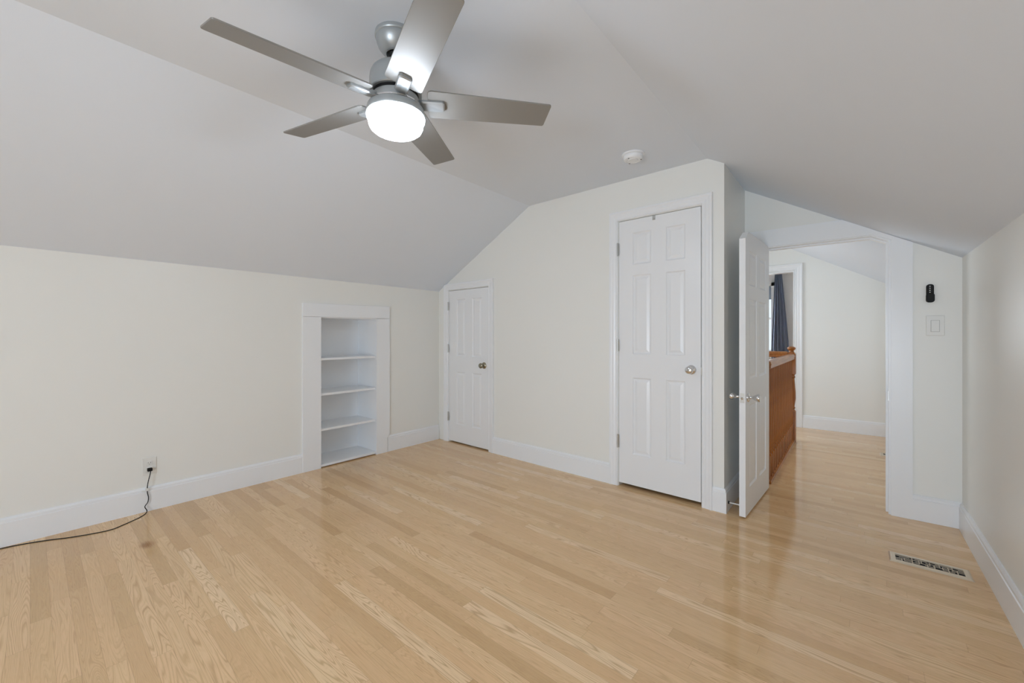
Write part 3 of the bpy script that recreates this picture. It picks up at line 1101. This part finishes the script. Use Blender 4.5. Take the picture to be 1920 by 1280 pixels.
# handrail
HP = [(-0.030, 0.905), (-0.030, 0.925), (-0.034, 0.935), (-0.028, 0.955), (-0.012, 0.963), (0.012, 0.963), (0.028, 0.955), (0.034, 0.935), (0.030, 0.925), (0.030, 0.905), (0.018, 0.897), (-0.018, 0.897)]
bm = bmesh.new()
prism(bm, [(XRL + a, z) for a, z in HP], YE + .135, ny - .035, XZ)
adopt(link('handrail', bm, M['oak_rail']), rl)
bm = bmesh.new()
prism(bm, [(ny + a, z + .022) for a, z in HP], nx - .035, -0.745, YZ)
adopt(link('handrail', bm, M['oak_rail']), rl)
bm = BX(XRL - .032, XRL + .032, YE + .135, ny - .041, 0.0, 0.022)
adopt(link('shoe_rail', bm, M['oak_rail'], bevel=.003), rl)
yb = YE + 0.20
nb = 0
proto = None
while yb < ny - 0.06:
    if proto is None:
        bm = bmesh.new()
        sq(bm, XRL, 0, [(0.016, 0.018), (0.016, 0.20)])
        lathe(bm, [(0, 0.198), (0.0155, 0.20), (0.011, 0.215), (0.0145, 0.228), (0.0145, 0.236), (0.010, 0.244), (0.0135, 0.275), (0.0165, 0.32), (0.0165, 0.38), (0.013, 0.50), (0.0105, 0.70), (0.0095, 0.90), (0, 0.902)], 14, T(XRL, 0, 0))
        proto = link('baluster', bm, M['oak'], smooth=35)
        b_ = proto
    else:
        b_ = proto.copy()
        COL.objects.link(b_)
    b_.location = (0, yb, 0)
    b_.parent = rl
    b_.matrix_parent_inverse = rl.matrix_basis.inverted()
    yb += 0.098

# bedroom beyond
bm = bmesh.new()
W2 = (-2.25, -1.19, 0.86, 2.10)
for pc in ([(-3.75, 0), (W2[0], 0), (W2[0], ZF + OV), (XA, ZF + OV), (-3.75, roof(-3.75) + OV)],
           [(W2[1], 0), (0.6, 0), (0.6, roof(.6) + OV), (XB, ZF + OV), (W2[1], ZF + OV)],
           [(W2[0], 0), (W2[1], 0), (W2[1], W2[2]), (W2[0], W2[2])],
           [(W2[0], W2[3]), (W2[1], W2[3]), (W2[1], ZF + OV), (W2[0], ZF + OV)]):
    prism(bm, pc, 9.1, 9.2, XZ)
bw = paint('grey_bedroom_paint', (0.78, 0.78, 0.79), 0.6)
tag(link('wall_bedroom', bm, bw), 'pale grey bedroom wall behind the slate curtain', 'wall', kind='structure')
wn_ = thing('window_2', (W2[1], 9.1, W2[2]), 'bright bedroom window half covered by a blue grey blind', 'window', kind='structure')
bm = bmesh.new()
for a in ((W2[0] - .07, W2[0] + .01, W2[2] - .05, W2[3] + .08), (W2[1] - .01, W2[1] + .06, W2[2] - .05, W2[3] + .06), (W2[0] - .07, W2[1] + .06, W2[3] - .01, W2[3] + .07), (W2[0] - .09, W2[1] + .08, W2[2] - .045, W2[2] + .01)):
    box(bm, a[0], a[1], 9.07, 9.10, a[2], a[3])
for a in ((W2[0], W2[0] + .04, W2[2], W2[3]), (W2[1] - .012, W2[1] + .0, W2[2], W2[3]), (W2[0], W2[1], 1.46, 1.50), (W2[0], W2[1], W2[2], W2[2] + .045)):
    box(bm, a[0], a[1], 9.12, 9.15, a[2], a[3])
adopt(link('window_frame', bm, M['trim']), wn_)
bm = BX(W2[0], W2[1], 9.133, 9.137, W2[2], W2[3])
adopt(link('pane', bm, M['glass']), wn_)
bl = tag(link('roller_blind', BX(W2[0] + .01, W2[1] - .004, 9.105, 9.110, 1.84, 2.10), M['blind']), 'blue grey roller blind lowered over the top of the bedroom window', 'blind')
# curtain: pleated sheet gathered at the top, wider below
bm = bmesh.new()
NU, NV = 90, 14
grid = []
for j in range(NV + 1):
    t = j / NV
    z = 2.285 - t * 2.15
    wl = -1.132 - 0.055 * min(1, t * 1.6)
    wr_ = -1.020 + 0.105 * min(1, t * 1.7)
    row = []
    for i in range(NU + 1):
        s = i / NU
        x = wl + (wr_ - wl) * s
        amp = 0.022 + 0.010 * t
        y = 8.985 + amp * math.sin(s * 2 * math.pi * 4.5 + 0.6 * t) + 0.006 * math.sin(s * 31)
        row.append((x, y, z))
    grid.append(row)
fr = [[bm.verts.new(p) for p in r_] for r_ in grid]
bk = [[bm.verts.new((p[0], p[1] + .002, p[2])) for p in r_] for r_ in grid]
for G in (fr, bk):
    for j in range(NV):
        for i in range(NU):
            bm.faces.new((G[j][i], G[j][i + 1], G[j + 1][i + 1], G[j + 1][i]))
for j in range(NV):
    for i in (0, NU):
        bm.faces.new((fr[j][i], fr[j + 1][i], bk[j + 1][i], bk[j][i]))
for i in range(NU):
    for j in (0, NV):
        bm.faces.new((fr[j][i], fr[j][i + 1], bk[j][i + 1], bk[j][i]))
tag(link('curtain', bm, M['curtain'], smooth=60), 'slate grey curtain panel hanging in the bedroom beyond the hall', 'curtain')
rd = thing('curtain_rod', (-1.2, 8.99, 2.30), 'thin metal curtain rod above the slate curtain', 'curtain rod')
bm = bmesh.new()
tube(bm, [(-2.45, 8.985, 2.298), (-0.86, 8.985, 2.298)], 0.008, 12)
adopt(link('pole', bm, M['satin'], smooth=60), rd)
for x in (-2.35, -0.95):
    bm = BX(x - .008, x + .008, 8.985, 9.102, 2.29, 2.306)
    adopt(link('bracket', bm, M['satin']), rd)
bpy.context.view_layer.update()
